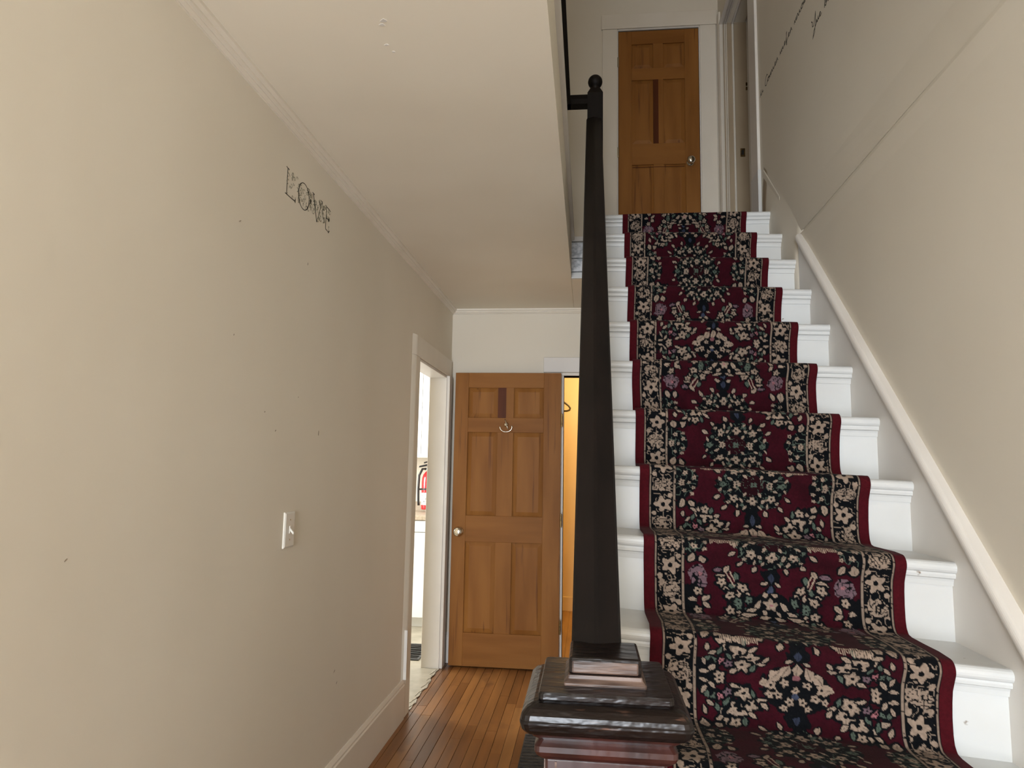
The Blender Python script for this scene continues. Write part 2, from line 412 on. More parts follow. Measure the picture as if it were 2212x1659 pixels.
# upstairs side doorway: stepped far jamb, near casing, head
k = thing("trim_8", (XU, SY1, ZL), "moulded cream jamb and casing of the upstairs side doorway", "trim", "structure")
box(XU - .016, XU, SY1 + .002, YU - .026, ZL, SZ + .1).build("far_casing", M_TRIMC, k, bevel=.003)
for (a, b_, d) in ((XU - .014, XU + .012, .02), (XU + .022, XU + .030, .014), (XU + .034, XU + .042, .014), (XU + .076, XU + .090, .02)):
    box(a, b_, SY1 - d, SY1 + .002, ZL, SZ).build("jamb_bead", M_TRIMC, k, bevel=.004)
    box(a, b_, SY0, SY1, SZ - d, SZ + .002).build("head_bead", M_TRIM, k, bevel=.004)
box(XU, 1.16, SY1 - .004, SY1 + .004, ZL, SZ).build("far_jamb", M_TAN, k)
box(XU - .017, XU, SY0 - .162, SY0, ZL + .02, SZ + .1).build("near_casing", M_TRIM, k, bevel=.004)
box(XU - .0195, XU, SY0 - .17, SY0 + .002, ZL, ZL + .33).build("casing_foot", M_STAIR, k, bevel=.004)
sp = box(1.098, 1.132, SY1 - .0065, SY1 - .003, 3.615, 3.68).build("strike_plate", M_BRASS, k, bevel=.004)
tag(sp, "dull brass strike plate")
box(1.106, 1.122, SY1 - .0075, SY1 - .006, 3.63, 3.665).build("strike_hole", M_BLACK, sp)
for z in (4.13, 4.165): box(1.146, 1.158, SY1 - .012, SY1 - .003, z, z + .022).build("hinge_leaf", M_BRASS, k)

# wall skirt and rake moulding beside the stair
def zr(Y): return 1.026 + .911 * (Y - 1.673)
k = thing("trim_9", (.94, 1.7, .9), "white skirt board and rounded rake moulding beside the stair", "trim", "structure")
lp = []
Ya, Yb_ = 0.45, 3.20
lp = [[(xskirt(Y), Y, max(-.01, zr(Y) - .75)), (xskirt(Y), Y, zr(Y) - .03), (1.0, Y, zr(Y) - .03), (1.0, Y, max(-.01, zr(Y) - .75))] for Y in (Ya, 1.5, 2.5, Yb_)]
MB().loft(lp).build("skirt_board", M_TRIM, k)
lp = []
for i in range(15):
    Y = Ya + (Yb_ - Ya) * i / 14
    xc = xskirt(Y) + .004; l = []
    for j in range(13):
        a = math.pi * (0.5 + j / 12.0)
        l.append((xc + .015 * math.cos(a) + .0012 * math.sin(i * 1.7), Y, zr(Y) - .020 + .022 * math.sin(a)))
    l += [(1.0, Y, zr(Y) - .042), (1.0, Y, zr(Y) + .002)]
    lp.append(l)
MB().loft(lp).build("rake_moulding", M_TRIM, k, smooth=False)
# plastered-over continuation towards the landing
lp = []
for i in range(9):
    Y = 3.2 + .66 * i / 8; l = [(xskirt(Y), Y, zr(Y) - .75)]
    for j in range(9):
        t = j / 8.0; sm = t * t * (3 - 2 * t)
        l.append((xskirt(Y) + (XU + .001 - xskirt(Y)) * sm, Y, zr(Y) - .20 + .26 * t))
    lp.append(l + [(1.0, Y, zr(Y) + .06), (1.0, Y, zr(Y) - .75)])
MB().loft(lp).build("plastered_skirt", M_WALL, k, smooth=True)
lp = [[(XU - .004, Y, ZL - .4), (XU - .004, Y, zr(Y) - .012), (XU - .003, Y, zr(Y) - .004), (XU, Y, zr(Y) + .002), (1.0, Y, zr(Y) + .002), (1.0, Y, ZL - .4)] for Y in (3.56, 3.7, 3.86)]
MB().loft(lp).build("skirt_end", M_WALL, k)

# ------------------------------------------------------------------ six panel doors
def panel_door(name, label, x0, x1, yf, z0, rows, rails, sl, sr, mid, dark_row, thick=.036):
    d = thing(name, ((x0 + x1) / 2, yf, z0), label, "door", "structure")
    hw = (x1 - x0 - sl - sr - mid) / 2
    ztop = z0 + sum(rows) + sum(rails)
    box(x0, x0 + sl, yf, yf + thick, z0, ztop).build("stile", M_PINE, d, bevel=.0015, seg=1)
    box(x1 - sr, x1, yf, yf + thick, z0, ztop).build("stile", M_PINE, d, bevel=.0015, seg=1)
    z = ztop
    for i, rl in enumerate(rails):
        box(x0 + sl, x1 - sr, yf + .0006, yf + thick, z - rl, z).build("rail", M_PINEH, d, bevel=.001, seg=1)
        z -= rl
        if i < len(rows):
            h = rows[i]
            a = x0 + sl + hw; b_ = a + mid
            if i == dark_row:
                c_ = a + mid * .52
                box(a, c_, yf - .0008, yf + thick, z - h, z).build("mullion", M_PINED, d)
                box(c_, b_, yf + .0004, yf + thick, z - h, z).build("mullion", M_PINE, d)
            else:
                box(a, b_, yf + .0004, yf + thick, z - h, z).build("mullion", M_PINE, d, bevel=.001, seg=1)
            for (p, q) in ((x0 + sl, a), (b_, x1 - sr)):
                e = .030
                L0 = [(p, yf + .012, z - h), (q, yf + .012, z - h), (q, yf + .012, z), (p, yf + .012, z)]
                L1 = [(p + e, yf + .004, z - h + e), (q - e, yf + .004, z - h + e), (q - e, yf + .004, z - e), (p + e, yf + .004, z - e)]
                Lb = [(v[0], yf + thick - .006, v[2]) for v in L0]
                MB().loft([Lb, L0, L1]).build("panel", M_PINE, d)
            z -= h
    return d


def knob(parent, c, r=.026, m=M_CHROME):
    kn = MB().lathe([(0.001, 0), (.030, 0), (.030, -.004), (.022, -.010), (.011, -.014), (.010, -.030), (.018, -.036), (r, -.046), (r + .001, -.054), (r * .86, -.064), (r * .5, -.069), (.001, -.070)], c, 'y', 20)
    return kn.build("door_knob", m, parent, smooth=True)


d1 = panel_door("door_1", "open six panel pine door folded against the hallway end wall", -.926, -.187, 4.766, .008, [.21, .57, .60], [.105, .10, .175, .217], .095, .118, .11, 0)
knob(d1, (-.872, 4.766, .892), .031)
# clear ornament hung on the door
hk = MB().lathe([(.001, 0), (.014, 0), (.016, -.006), (.010, -.014), (.001, -.016)], (-.563, 4.766, 1.625), 'y', 16).build("hook", M_CHROME, d1, smooth=True)
pts = [(-.563 + .042 * math.cos(t), 4.752, 1.607 + .034 * math.sin(t)) for t in [math.pi * (0.95 + 1.15 * i / 16) for i in range(17)]]
MB().tube(pts, .004, 8).build("hook_loop", M_CHROME, hk, smooth=True)
MB().tube([(-.572, 4.755, 1.66), (-.562, 4.752, 1.635), (-.556, 4.750, 1.612), (-.548, 4.748, 1.592)], .004, 8).build("hook_stem", M_CHROME, hk, smooth=True)
for z in (1.66, .98, .28):
    MB().lathe([(.001, -.045), (.007, -.045), (.007, .045), (.001, .045)], (-.182, 4.778, z), 'z', 10).build("hinge", M_BRASS, d1, smooth=False)

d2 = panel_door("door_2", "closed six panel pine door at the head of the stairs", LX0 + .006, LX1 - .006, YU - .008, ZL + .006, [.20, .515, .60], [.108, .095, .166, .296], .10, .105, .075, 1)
knob(d2, (.752, YU - .008, 3.627), .030)
for z in (4.45, 3.72, 2.95):
    MB().lathe([(.001, -.04), (.007, -.04), (.007, .04), (.001, .04)], (LX0 + .002, YU - .012, z), 'z', 10).build("hinge", M_CHROME, d2)
box(LX0 + .11, LX1 - .12, YU - .0084, YU - .007, 3.598, 3.602).build("seam", M_PINED, d2)

# ------------------------------------------------------------------ staircase
G = .224; H = .2; Y1 = 1.6796; Z1 = .9177
DZL = {0: .045, 1: .043, 2: .030, 3: .018, 4: .020, 5: .016, 6: .020, 7: .020, 8: .017, 9: .0}
DYL = {0: .04, 1: .02}


def nose(k, x):               # nosing front edge (Y, Z) of step k at x
    t = (.922 - x) / .80
    return Y1 + G * k + DYL.get(k, .03 if k < 0 else 0) * t, Z1 + H * k + DZL.get(k, .045 if k < 0 else 0) * t


NOSE_R = .015; RSET = .030     # nosing half thickness, riser set-back
st = thing("staircase", (.45, .8, 0), "steep white painted wooden staircase climbing to the landing", "staircase")
XLEFT = {-2: .125, -3: .125, -4: .125}
for kk in range(-4, 10):
    xa = XLEFT.get(kk, .0)
    Ym = Y1 + G * kk
    xb = min(xskirt(Ym), xskirt(Ym + .2)) + .012
    def nz_(x): return nose(kk, x)
    # tread with rounded nosing
    if kk < 9:
        loops = []
        for x_ in (xa, xb):
            y_, z_ = nose(kk, x_)
            yb = nose(kk + 1, x_)[0] + RSET + .012
            l = [(x_, yb, z_ - 2 * NOSE_R), (x_, yb, z_)]
            for j in range(9):
                a = math.pi / 2 + math.pi * j / 8
                l.append((x_, y_ + NOSE_R + NOSE_R * math.cos(a), z_ - NOSE_R + NOSE_R * math.sin(a)))
            loops.append(l)
        MB().loft(loops).build("tread", M_STAIR, st)
    else:
        loops = []
        for x_ in (xa - .004, xb):
            y_, z_ = nose(kk, x_); z_ = ZL
            l = [(x_, 3.76, z_ - 2 * NOSE_R), (x_, 3.76, z_)]
            for j in range(9):
                a = math.pi / 2 + math.pi * j / 8
                l.append((x_, y_ + NOSE_R + NOSE_R * math.cos(a), z_ - NOSE_R + NOSE_R * math.sin(a)))
            loops.append(l)
        MB().loft(loops).build("tread", M_STAIR, st)
    # riser
    m_ = MB(); P = []
    for x_ in (xa, xb):
        y_, z_ = nose(kk, x_); zb = nose(kk - 1, x_)[1] if kk > -4 else -.005
        P.append((y_, z_, zb))
    (ya, za, zba), (yb2, zb2, zbb) = P
    m_.hexa([(xa, ya + RSET, zba), (xb, yb2 + RSET, zbb), (xb, yb2 + RSET + .018, zbb), (xa, ya + RSET + .018, zba), (xa, ya + RSET, za - .028), (xb, yb2 + RSET, zb2 - .028), (xb, yb2 + RSET + .018, zb2 - .028), (xa, ya + RSET + .018, za - .028)])
    m_.build("riser", M_STAIR, st)
    # moulding under the nosing: bead and scotia
    loops = []
    for x_ in (xa, xb - .004):
        y_, z_ = nose(kk, x_); R_ = y_ + RSET; t0 = z_ - 2 * NOSE_R
        loops.append([(x_, R_ + .002, t0 + .002), (x_, R_ - .019, t0 + .002), (x_, R_ - .021, t0 - .004), (x_, R_ - .019, t0 - .011), (x_, R_ - .011, t0 - .014), (x_, R_ - .008, t0 - .020), (x_, R_ - .005, t0 - .032), (x_, R_ + .002, t0 - .032)])
    MB().loft(loops).build("nosing_moulding", M_STAIR, st)
# stringer and spandrel panel on the hall side
pts = [(-.02, 1.30, 0), (-.02, 1.30, nose(-2, 0)[1])]
pts = [(1.30, 0.0), (1.30, .55)]
for kk in range(-1, 9):
    y_, z_ = nose(kk, 0.0)
    pts += [(y_ + RSET, nose(kk - 1, 0)[1] - .03), (y_ + RSET, z_ - .03)]
pts += [(3.70, nose(8, 0)[1] - .03), (3.70, ZC), (3.92, ZC), (3.92, 0)]
MB().prism([(-.014, a, b_) for a, b_ in pts], [(.0, a, b_) for a, b_ in pts]).build("spandrel", M_TRIM, st)

# ------------------------------------------------------------------ patterned runner
def vnoise(x, y, seed):
    r = np.random.default_rng(seed).random((97, 97))
    xi = np.floor(x).astype(int); yi = np.floor(y).astype(int)
    fx = x - xi; fy = y - yi; fx = fx * fx * (3 - 2 * fx); fy = fy * fy * (3 - 2 * fy)
    g = lambda a, b: r[a % 97, b % 97]
    return (g(xi, yi) * (1 - fx) + g(xi + 1, yi) * fx) * (1 - fy) + (g(xi, yi + 1) * (1 - fx) + g(xi + 1, yi + 1) * fx) * fy


def lin(*c): return np.array(srgb(*c)[:3])


C_RED, C_DRED, C_NAVY, C_CREAM = lin(46, 5, 15), lin(30, 4, 10), lin(6, 8, 11), lin(140, 122, 107)
C_SAGE, C_LILAC, C_BLUE, C_EDGE, C_ROSE = lin(74, 84, 74), lin(98, 78, 84), lin(54, 60, 78), lin(66, 10, 18), lin(142, 92, 96)
FH = .222; BW = .078; RW = .3275        # field half width, border width, runner half width
PER = .356                              # distance between medallions along the runner


def paint(U, V, v0, marks):
    n0 = vnoise(U * 240, V * 240, 1); n1 = vnoise(U * 110 + 31, V * 110, 2); n2 = vnoise(U * 34, V * 34, 3)
    Uw = U + (n2 - .5) * .007 + (n1 - .5) * .003; Vw = V + (vnoise(U * 34 + 50, V * 34 + 9, 4) - .5) * .007 + (vnoise(U * 110, V * 110 + 77, 6) - .5) * .003
    a = np.abs(Uw)
    s2 = np.mod(Vw - v0, 2 * PER)
    first = s2 < PER                                  # blossom half; the other half carries the sprays
    s1 = np.mod(s2, PER) * (.392 / PER); w = np.minimum(s1, .392 - s1)     # distance from the nearest medallion
    out = np.empty(U.shape + (3,)); out[:] = C_RED * (.78 + .42 * n2[..., None])
    allm = np.ones(U.shape, bool)
    sel = [allm]
    def put(mask, col, k=1.0):
        m = mask & sel[0]; out[m] = col * k
    def flower(cx, cy, r, col=C_CREAM, n=5, cen=C_NAVY, rot=0.0, edge=True, Y=None):
        dx, dy = a - cx, (w if Y is None else Y) - cy; rho = np.hypot(dx, dy)
        near = rho < r * 1.5 + .004
        if not near.any(): return
        th = np.arctan2(dy, dx) + rot
        rr = r * (.80 + .20 * np.cos(n * th)) * (.88 + .24 * n1)
        fs_ = .94 if edge else .82; r = r * fs_; rr = rr * fs_
        if edge: put(rho < rr * 1.32 + .004, C_NAVY)
        put(rho < rr, col)
        put((rho < rr) & (np.abs(np.cos(n * .5 * th + 1.57)) < .10) & (rho > r * .35), col * .5)
        put((rho < rr) & (rho > rr * .82) & (n1 > .55), col * .62)
        put(rho < r * .22, cen)
    def leaf(cx, cy, L, W_, ang, col=C_CREAM, edge=True, Y=None):
        dx, dy = a - cx, (w if Y is None else Y) - cy; c, s_ = math.cos(ang), math.sin(ang)
        p = (dx * c + dy * s_) / (L * .82); q = (-dx * s_ + dy * c) / (W_ * .80)
        if edge: put((np.abs(p) < 1.3) & (np.abs(q) < 1.75 * (1 - (p / 1.35) ** 2)), C_NAVY)
        put((np.abs(p) < 1) & (np.abs(q) < (1 - p * p) * (.7 + .5 * n1)), col)
        put((np.abs(p) < .8) & (np.abs(q) < .12) & (n0 > .35), col * .45)
    def blob(cx, cy, rx, ry, col=C_NAVY, Y=None): put(((a - cx) / rx) ** 2 + (((w if Y is None else Y) - cy) / ry) ** 2 < 1 + .6 * (n1 - .5), col)
    def vine(mask, col, f=60, th=.05, seed=9): put(mask & (np.abs(vnoise(Uw * f, Vw * f, seed) - .5) < th), col)
    # ---------------- medallion
    ang = np.arctan2(w, a + 1e-6)
    med = ((a / .102) ** 2 + (w / .090) ** 2) < 1 + .10 * np.cos(8 * ang) + .25 * (n1 - .5)
    put(med, C_NAVY)
    put(np.hypot(a, w) < .030 + .008 * n1, C_DRED)
    flower(0, 0, .014, C_SAGE, 4, C_DRED, .8, False)
    for (x_, y_, r, c_) in ((.046, .004, .015, C_CREAM), (.086, .0, .014, C_SAGE), (.0, .052, .019, C_CREAM), (.052, .046, .017, C_CREAM), (.078, .030, .007, C_SAGE), (.026, .066, .007, C_SAGE), (.070, .060, .008, C_CREAM)):
        flower(x_, y_, r, c_, 5, C_NAVY, x_ * 40, False)
    for (x_, y_, an) in ((.022, .030, .9), (.030, .052, 2.2), (.064, .020, .5), (.020, .074, 1.0), (.042, .070, 1.6), (.094, .020, 1.2)): leaf(x_, y_, .011, .0052, an, C_CREAM, False)
    for (x_, y_, an) in ((.102, .046, .6), (.080, .078, .9), (.040, .094, 1.2)): leaf(x_, y_, .013, .0072, an, C_CREAM)
    vine(med, C_SAGE, 95, .018)
    blob(0, .112, .026, .028); leaf(0, .116, .020, .010, math.pi / 2, C_BLUE * .6, False); leaf(.019, .134, .011, .007, .35, C_CREAM); leaf(0, .152, .017, .010, math.pi / 2, C_BLUE)
    # ---------------- dark half rosettes against the border
    side = (a < FH) & (((a - FH) / .066) ** 2 + (w / .060) ** 2 < 1 + .3 * (n1 - .5))
    put(side, C_NAVY); vine(side, C_SAGE, 75, .04, 12)
    for (x_, y_, r) in ((.206, .004, .013), (.184, .0, .008), (.170, .018, .009), (.196, .032, .010), (.172, .040, .009)): flower(x_, y_, r, C_CREAM, 5, C_NAVY, 0, False)
    leaf(.203, .072, .021, .013, 1.3, C_CREAM); leaf(.174, .074, .017, .011, 1.9, C_CREAM)
    # ---------------- blossom half
    sel[0] = first
    for (x_, y_, r) in ((.152, .100, .024), (.128, .118, .025), (.104, .137, .024), (.118, .160, .022), (.134, .088, .014)): flower(x_, y_, r, C_CREAM, 5, C_NAVY, 3 * x_)
    for (x_, y_, an, c_) in ((.100, .108, .6, C_CREAM), (.076, .150, .2, C_CREAM), (.172, .120, 1.2, C_SAGE), (.188, .128, .7, C_CREAM), (.152, .134, 2.1, C_SAGE), (.094, .166, 1.2, C_SAGE), (.138, .176, .4, C_CREAM), (.168, .094, -.5, C_CREAM), (.116, .092, 1.4, C_SAGE), (.070, .136, 1.0, C_CREAM), (.200, .112, 1.3, C_CREAM)): leaf(x_, y_, .014, .0065, an, c_)
    flower(.168, .150, .012, C_ROSE, 5, C_DRED); flower(.150, .158, .011, C_LILAC, 5); flower(.184, .150, .010, C_SAGE, 5)
    fan = ((a / .076) ** 2 + ((s1 - .208) / .062) ** 2 < 1 + .3 * (n1 - .5)); put(fan, C_NAVY)
    for (x_, y_, an) in ((0, .156, math.pi / 2), (.025, .162, 1.15), (.047, .176, .8), (.064, .198, .25)): leaf(x_, y_, .022, .015, an, C_CREAM, False, s1)
    for (x_, y_, r) in ((.056, .200, .017), (.024, .192, .013), (.0, .212, .012), (.040, .222, .015), (.014, .236, .012), (.060, .228, .012), (.026, .252, .011)): flower(x_, y_, r, C_CREAM, 5, C_NAVY, 0, False, s1)
    leaf(0, .226, .011, .009, math.pi / 2, C_BLUE, False, s1); put(np.hypot(a, s1 - .178) < .009, C_ROSE * .6)
    blob(.200, .196, .030, .050); leaf(.186, .172, .015, .007, .9, C_CREAM); leaf(.206, .184, .015, .006, .1, C_CREAM); flower(.170, .190, .013, C_CREAM, 5); leaf(.196, .150, .013, .006, 1.1, C_SAGE); leaf(.204, .160, .014, .006, 1.9, C_CREAM)
    # ---------------- spray half
    sel[0] = ~first
    for (x_, y_, an, c_) in ((.112, .098, 1.0, C_CREAM), (.136, .104, .2, C_LILAC), (.128, .122, .1, C_CREAM), (.086, .118, 1.9, C_SAGE), (.070, .150, 1.2, C_CREAM), (.100, .150, .5, C_SAGE), (.062, .170, 1.5, C_CREAM), (.088, .176, .9, C_CREAM), (.116, .160, 2.4, C_CREAM)): leaf(x_, y_, .016, .008, an, c_)
    for d_ in (-.006, .006): put((np.abs((a - .094 - d_) + .5 * (w - .135)) < .0022) & (np.abs(w - .135) < .034), C_CREAM)
    for (x_, y_, r, c_) in ((.074, .148, .015, C_CREAM), (.106, .176, .014, C_CREAM), (.056, .182, .012, C_SAGE), (.126, .140, .014, C_CREAM), (.084, .190, .012, C_SAGE)): flower(x_, y_, r, c_, 5, C_NAVY, 1)
    lil = ((a - .186) / .026) ** 2 + ((w - .128) / .032) ** 2 < 1 + .8 * (n1 - .5)
    put(lil, C_LILAC); vine(lil, C_NAVY, 120, .09, 14); flower(.182, .124, .008, C_ROSE, 5, C_LILAC, 0, False)
    blob(.210, .186, .022, .034); flower(.186, .168, .013, C_CREAM, 5); leaf(.166, .186, .015, .008, .8, C_CREAM); leaf(.202, .194, .014, .005, .1, C_CREAM)
    urn = ((a / .058) ** 2 + ((s1 - .200) / .040) ** 2 < 1 + .4 * (n1 - .5)); put(urn, C_NAVY)
    flower(0, .190, .022, C_CREAM, 5, C_ROSE, .3, False, s1); leaf(.034, .196, .022, .009, 1.0, C_CREAM, True, s1); leaf(.012, .164, .011, .007, .4, C_CREAM, True, s1); leaf(.018, .216, .012, .007, 1.1, C_CREAM, False, s1); leaf(.052, .212, .018, .008, .35, C_CREAM, True, s1)
    leaf(.060, .226, .026, .008, .1, C_CREAM, True, s1); leaf(.02, .232, .02, .006, .2, C_CREAM, True, s1)
    sel[0] = allm
    # ---------------- border
    A = np.abs(U)
    bd = (A >= FH) & (A < FH + BW); put(bd, C_NAVY)
    bx = A - FH - BW * .5; q = .125
    ph = np.mod(V + .03, q); cy = ph - q * .28
    vine(bd & (np.abs(bx) < .030), C_CREAM * .85, 95, .06, 41)
    rho = np.hypot(bx + .003, cy); th = np.arctan2(cy, bx + .003)
    rr = .026 * (.80 + .22 * np.cos(5 * th + np.floor((V + .03) / q))) * (.86 + .28 * n1)
    put(bd & (rho < rr + .005), C_NAVY); put(bd & (rho < rr), C_CREAM); put(bd & (rho < .0065), C_NAVY)
    cy2 = ph - q * .78; bl = (((bx / .026) ** 2 + (cy2 / .022) ** 2) < 1 + .5 * (n1 - .5))
    put(bd & bl & (n0 > .2), C_CREAM * .92); put(bd & bl & (np.abs(vnoise(U * 150, V * 150, 43) - .5) < .10), C_NAVY)
    put(bd & (np.hypot(bx - .024, ph - q * .52) < .007), C_CREAM); put(bd & (np.hypot(bx + .024, ph - q * .05) < .007), C_CREAM)
    for e in (FH + .003, FH + BW - .004):
        put((np.abs(A - e) < .0045), C_NAVY); put((np.abs(A - e) < .0024) & (n0 > .18), C_CREAM * .8)
    put(A >= FH + BW, C_EDGE)
    # worn patches where the backing shows at the nosings
    for (um, vm, hu, hv) in marks:
        put((np.abs(U - um) < hu * (.8 + .4 * n2)) & (np.abs(V - vm) < hv * (.5 + n1)) & (np.sin(U * 1300 + 3 * n1) > -.1), C_CREAM * 1.15)
    out *= (.82 + .36 * n0[..., None])
    return np.clip(out, 0, 1)


def runner():
    # centre path: list of (function of x -> (Y,Z)) sampled by arc length, from the landing downwards
    off = .008
    def step_path(kk, x):
        """polyline of step kk from the top of its nosing down to the tread below and forward to that tread's nosing start"""
        y_, z_ = nose(kk, x); yd, zd = nose(kk - 1, x) if kk > -4 else (y_ - G, -.0)
        R_ = NOSE_R + off; cy_, cz_ = y_ + NOSE_R, z_ - NOSE_R
        P = []
        s0 = math.pi / 2 if kk < 9 else math.pi * .82
        for j in range(9):
            a = s0 + (math.pi * 1.12 - s0) * j / 8
            P.append((cy_ + R_ * math.cos(a), cz_ + R_ * math.sin(a)))
        yr = y_ + RSET - .013
        P += [(y_ + .004, z_ - .044), (y_ + .012, z_ - .060), (yr, z_ - .085), (yr + .003, z_ - .12)]
        zf = zd + off
        P += [(yr + .002, zf + .035), (yr - .002, zf + .016), (yr - .012, zf + .003), (yr - .030, zf)]
        P += [(yd + NOSE_R + .06, zf + .001)]
        return P
    ks = list(range(9, -4, -1))
    cols = 328
    us = np.linspace(-RW, RW, cols)
    probe = (-RW, 0, RW)
    pts_by = []
    def xat(kk, u): return (.1465 + .004 * kk) + (u + RW)       # runner drifts towards the wall as it climbs
    # arc length from the centre profile
    def full(u):
        out = []
        for kk in ks:
            x_ = xat(kk, u); out += [(x_,) + p for p in step_path(kk, x_)]
        return np.array(out)
    cen = full(0.0)
    seg = np.hypot(np.diff(cen[:, 1]), np.diff(cen[:, 2])); S = np.concatenate([[0], np.cumsum(seg)])
    nper = len(cen) // len(ks)
    def s_of(kk, idx): return S[ks.index(kk) * nper + idx]
    s_far = s_of(3, 0); s_near = s_of(-1, nper - 2); s_end = S[-1]
    sv = np.concatenate([np.arange(0, s_far, .0036), np.arange(s_far, s_near, .0023), np.arange(s_near, s_end, .02), [s_end]])
    left, mid_, right = full(-RW), cen, full(RW)
    # smooth the corners a little by resampling and averaging
    fine = np.linspace(0, s_end, 6000)
    def smooth(P):
        r_ = np.stack([np.interp(fine, S, P[:, i]) for i in range(3)], 1)
        kz = 9; pad = np.pad(r_, ((kz // 2, kz // 2), (0, 0)), 'edge')
        return np.stack([np.convolve(pad[:, i], np.ones(kz) / kz, 'valid') for i in range(3)], 1)
    Lf, Rf = smooth(left), smooth(right)
    PL = np.stack([np.interp(sv, fine, Lf[:, i]) for i in range(3)], 1); PR = np.stack([np.interp(sv, fine, Rf[:, i]) for i in range(3)], 1)
    t = (us + RW) / (2 * RW)
    V3 = PL[:, None, :] * (1 - t)[None, :, None] + PR[:, None, :] * t[None, :, None]
    # slight unevenness of the woven edge and surface
    wob = .0016 * (vnoise(sv * 9, sv * 0, 71) - .5)
    V3[:, :, 0] += wob[:, None] * 2
    U, V = np.meshgrid(us, sv)
    bump = (vnoise(U * 14, V * 14, 72) - .5) * .0018
    # normals
    ds = np.gradient(V3, axis=0); dsn = ds / np.linalg.norm(ds, axis=2, keepdims=True)
    nx = np.zeros_like(V3); nx[:, :, 1] = -dsn[:, :, 2] * -1; nx[:, :, 2] = -dsn[:, :, 1]
    nx[:, :, 1] = dsn[:, :, 2]
    V3 += nx * bump[..., None]
    v0 = s_of(2, 0) + .062
    marks = []
    for kk, uu in ((0, (-.125, .120)), (1, (-.120, .125))):
        for u_ in uu: marks.append((u_, s_of(kk, 2) + (.004 if kk == 0 else .0), .042 if kk == 0 else .036, .010))
    for u_ in (-.10, .11): marks.append((u_, s_of(2, 3), .05, .003))
    colr = paint(U, V, v0, marks)
    nr = len(sv)
    # folded edges: one extra column each side dropped towards the stair
    drop = -nx[:, [0, -1], :] * -.0
    E0 = V3[:, 0, :] - nx[:, 0, :] * .0085; E1 = V3[:, -1, :] - nx[:, -1, :] * .0085
    V3 = np.concatenate([E0[:, None, :], V3, E1[:, None, :]], 1)
    colr = np.concatenate([colr[:, :1], colr, colr[:, -1:]], 1)
    nc = cols + 2
    idx = np.arange(nr * nc).reshape(nr, nc)
    q = np.stack([idx[:-1, :-1], idx[1:, :-1], idx[1:, 1:], idx[:-1, 1:]], -1).reshape(-1, 4)
    me = bpy.data.meshes.new("runner_pile")
    me.vertices.add(nr * nc); me.vertices.foreach_set("co", V3.reshape(-1).astype(np.float32))
    me.loops.add(q.size); me.loops.foreach_set("vertex_index", q.reshape(-1).astype(np.int32))
    me.polygons.add(len(q)); me.polygons.foreach_set("loop_start", np.arange(0, q.size, 4, dtype=np.int32))
    me.polygons.foreach_set("use_smooth", np.ones(len(q), dtype=bool))
    me.update(calc_edges=True)
    at = me.color_attributes.new("weave", 'FLOAT_COLOR', 'POINT')
    rgba = np.ones((nr * nc, 4), np.float32); rgba[:, :3] = colr.reshape(-1, 3)
    at.data.foreach_set("color", rgba.reshape(-1))
    m = bpy.data.materials.new("woven_runner"); m.use_nodes = True
    N = m.node_tree.nodes; L = m.node_tree.links; b = N["Principled BSDF"]
    b.inputs["Roughness"].default_value = .95; b.inputs["Specular IOR Level"].default_value = .12
    b.inputs["Sheen Weight"].default_value = .02; b.inputs["Sheen Roughness"].default_value = .5
    an = N.new("ShaderNodeAttribute"); an.attribute_name = "weave"
    L.new(an.outputs["Color"], b.inputs["Base Color"])
    nz = N.new("ShaderNodeTexNoise"); nz.inputs["Scale"].default_value = 420; tc = N.new("ShaderNodeTexCoord"); L.new(tc.outputs["Object"], nz.inputs["Vector"])
    bp = N.new("ShaderNodeBump"); bp.inputs["Strength"].default_value = .35; bp.inputs["Distance"].default_value = .004
    L.new(nz.outputs["Fac"], bp.inputs["Height"]); L.new(bp.outputs[0], b.inputs["Normal"])
    me.materials.append(m)
    o = bpy.data.objects.new("stair_runner", me); COL.objects.link(o)
    tag(o, "worn red floral carpet runner with navy borders on the stairs", "runner")


runner()

# ------------------------------------------------------------------ railing
rl = thing("stair_railing", (.028, 1.195, 0), "dark stained handrail rising from a square newel post", "railing")
NX, NY = .028, 1.195


def sq(h, z, c=(NX, NY), r=0.0):
    if r <= 0: return [(c[0] - h, c[1] - h, z), (c[0] + h, c[1] - h, z), (c[0] + h, c[1] + h, z), (c[0] - h, c[1] + h, z)]
    out = []
    for sx, sy, a0 in ((1, 1, 0), (-1, 1, 90), (-1, -1, 180), (1, -1, 270)):
        for j in range(4):
            a = math.radians(a0 + 30 * j); out.append((c[0] + sx * (h - r) + r * math.cos(a), c[1] + sy * (h - r) + r * math.sin(a), z))
    return out


np_ = MB().loft([sq(.090, 0.0), sq(.090, .905)]).build("newel_post", M_SHAFT, rl, bevel=.004)
tag(np_, "square reddish brown newel post")
for sx in (-1, 1):
    box(NX + sx * .074 - .0015, NX + sx * .074 + .0015, NY - .0915, NY - .088, .1, .9).build("corner_joint", M_WORN, np_)
    box(NX + sx * .0905 - .003, NX + sx * .0905 + .003, NY - .06, NY - .04, .1, .9).build("side_bead", M_WORN, np_)
    box(NX + sx * .0905 - .003, NX + sx * .0905 + .003, NY + .04, NY + .06, .1, .9).build("side_bead", M_WORN, np_)
neck = [(.090, .902), (.097, .906), (.1035, .912), (.106, .918), (.106, .926), (.102, .931), (.100, .934), (.108, .940), (.112, .945)]
MB().loft([sq(h, z, r=.008) for h, z in neck]).build("neck_moulding", M_SHAFT, np_)
prof = [(.110, .944), (.119, .947), (.125, .954), (.1275, .963), (.1275, .966), (.1262, .9675), (.1262, .969), (.125, .975), (.118, .983), (.108, .988), (.100, .990)]
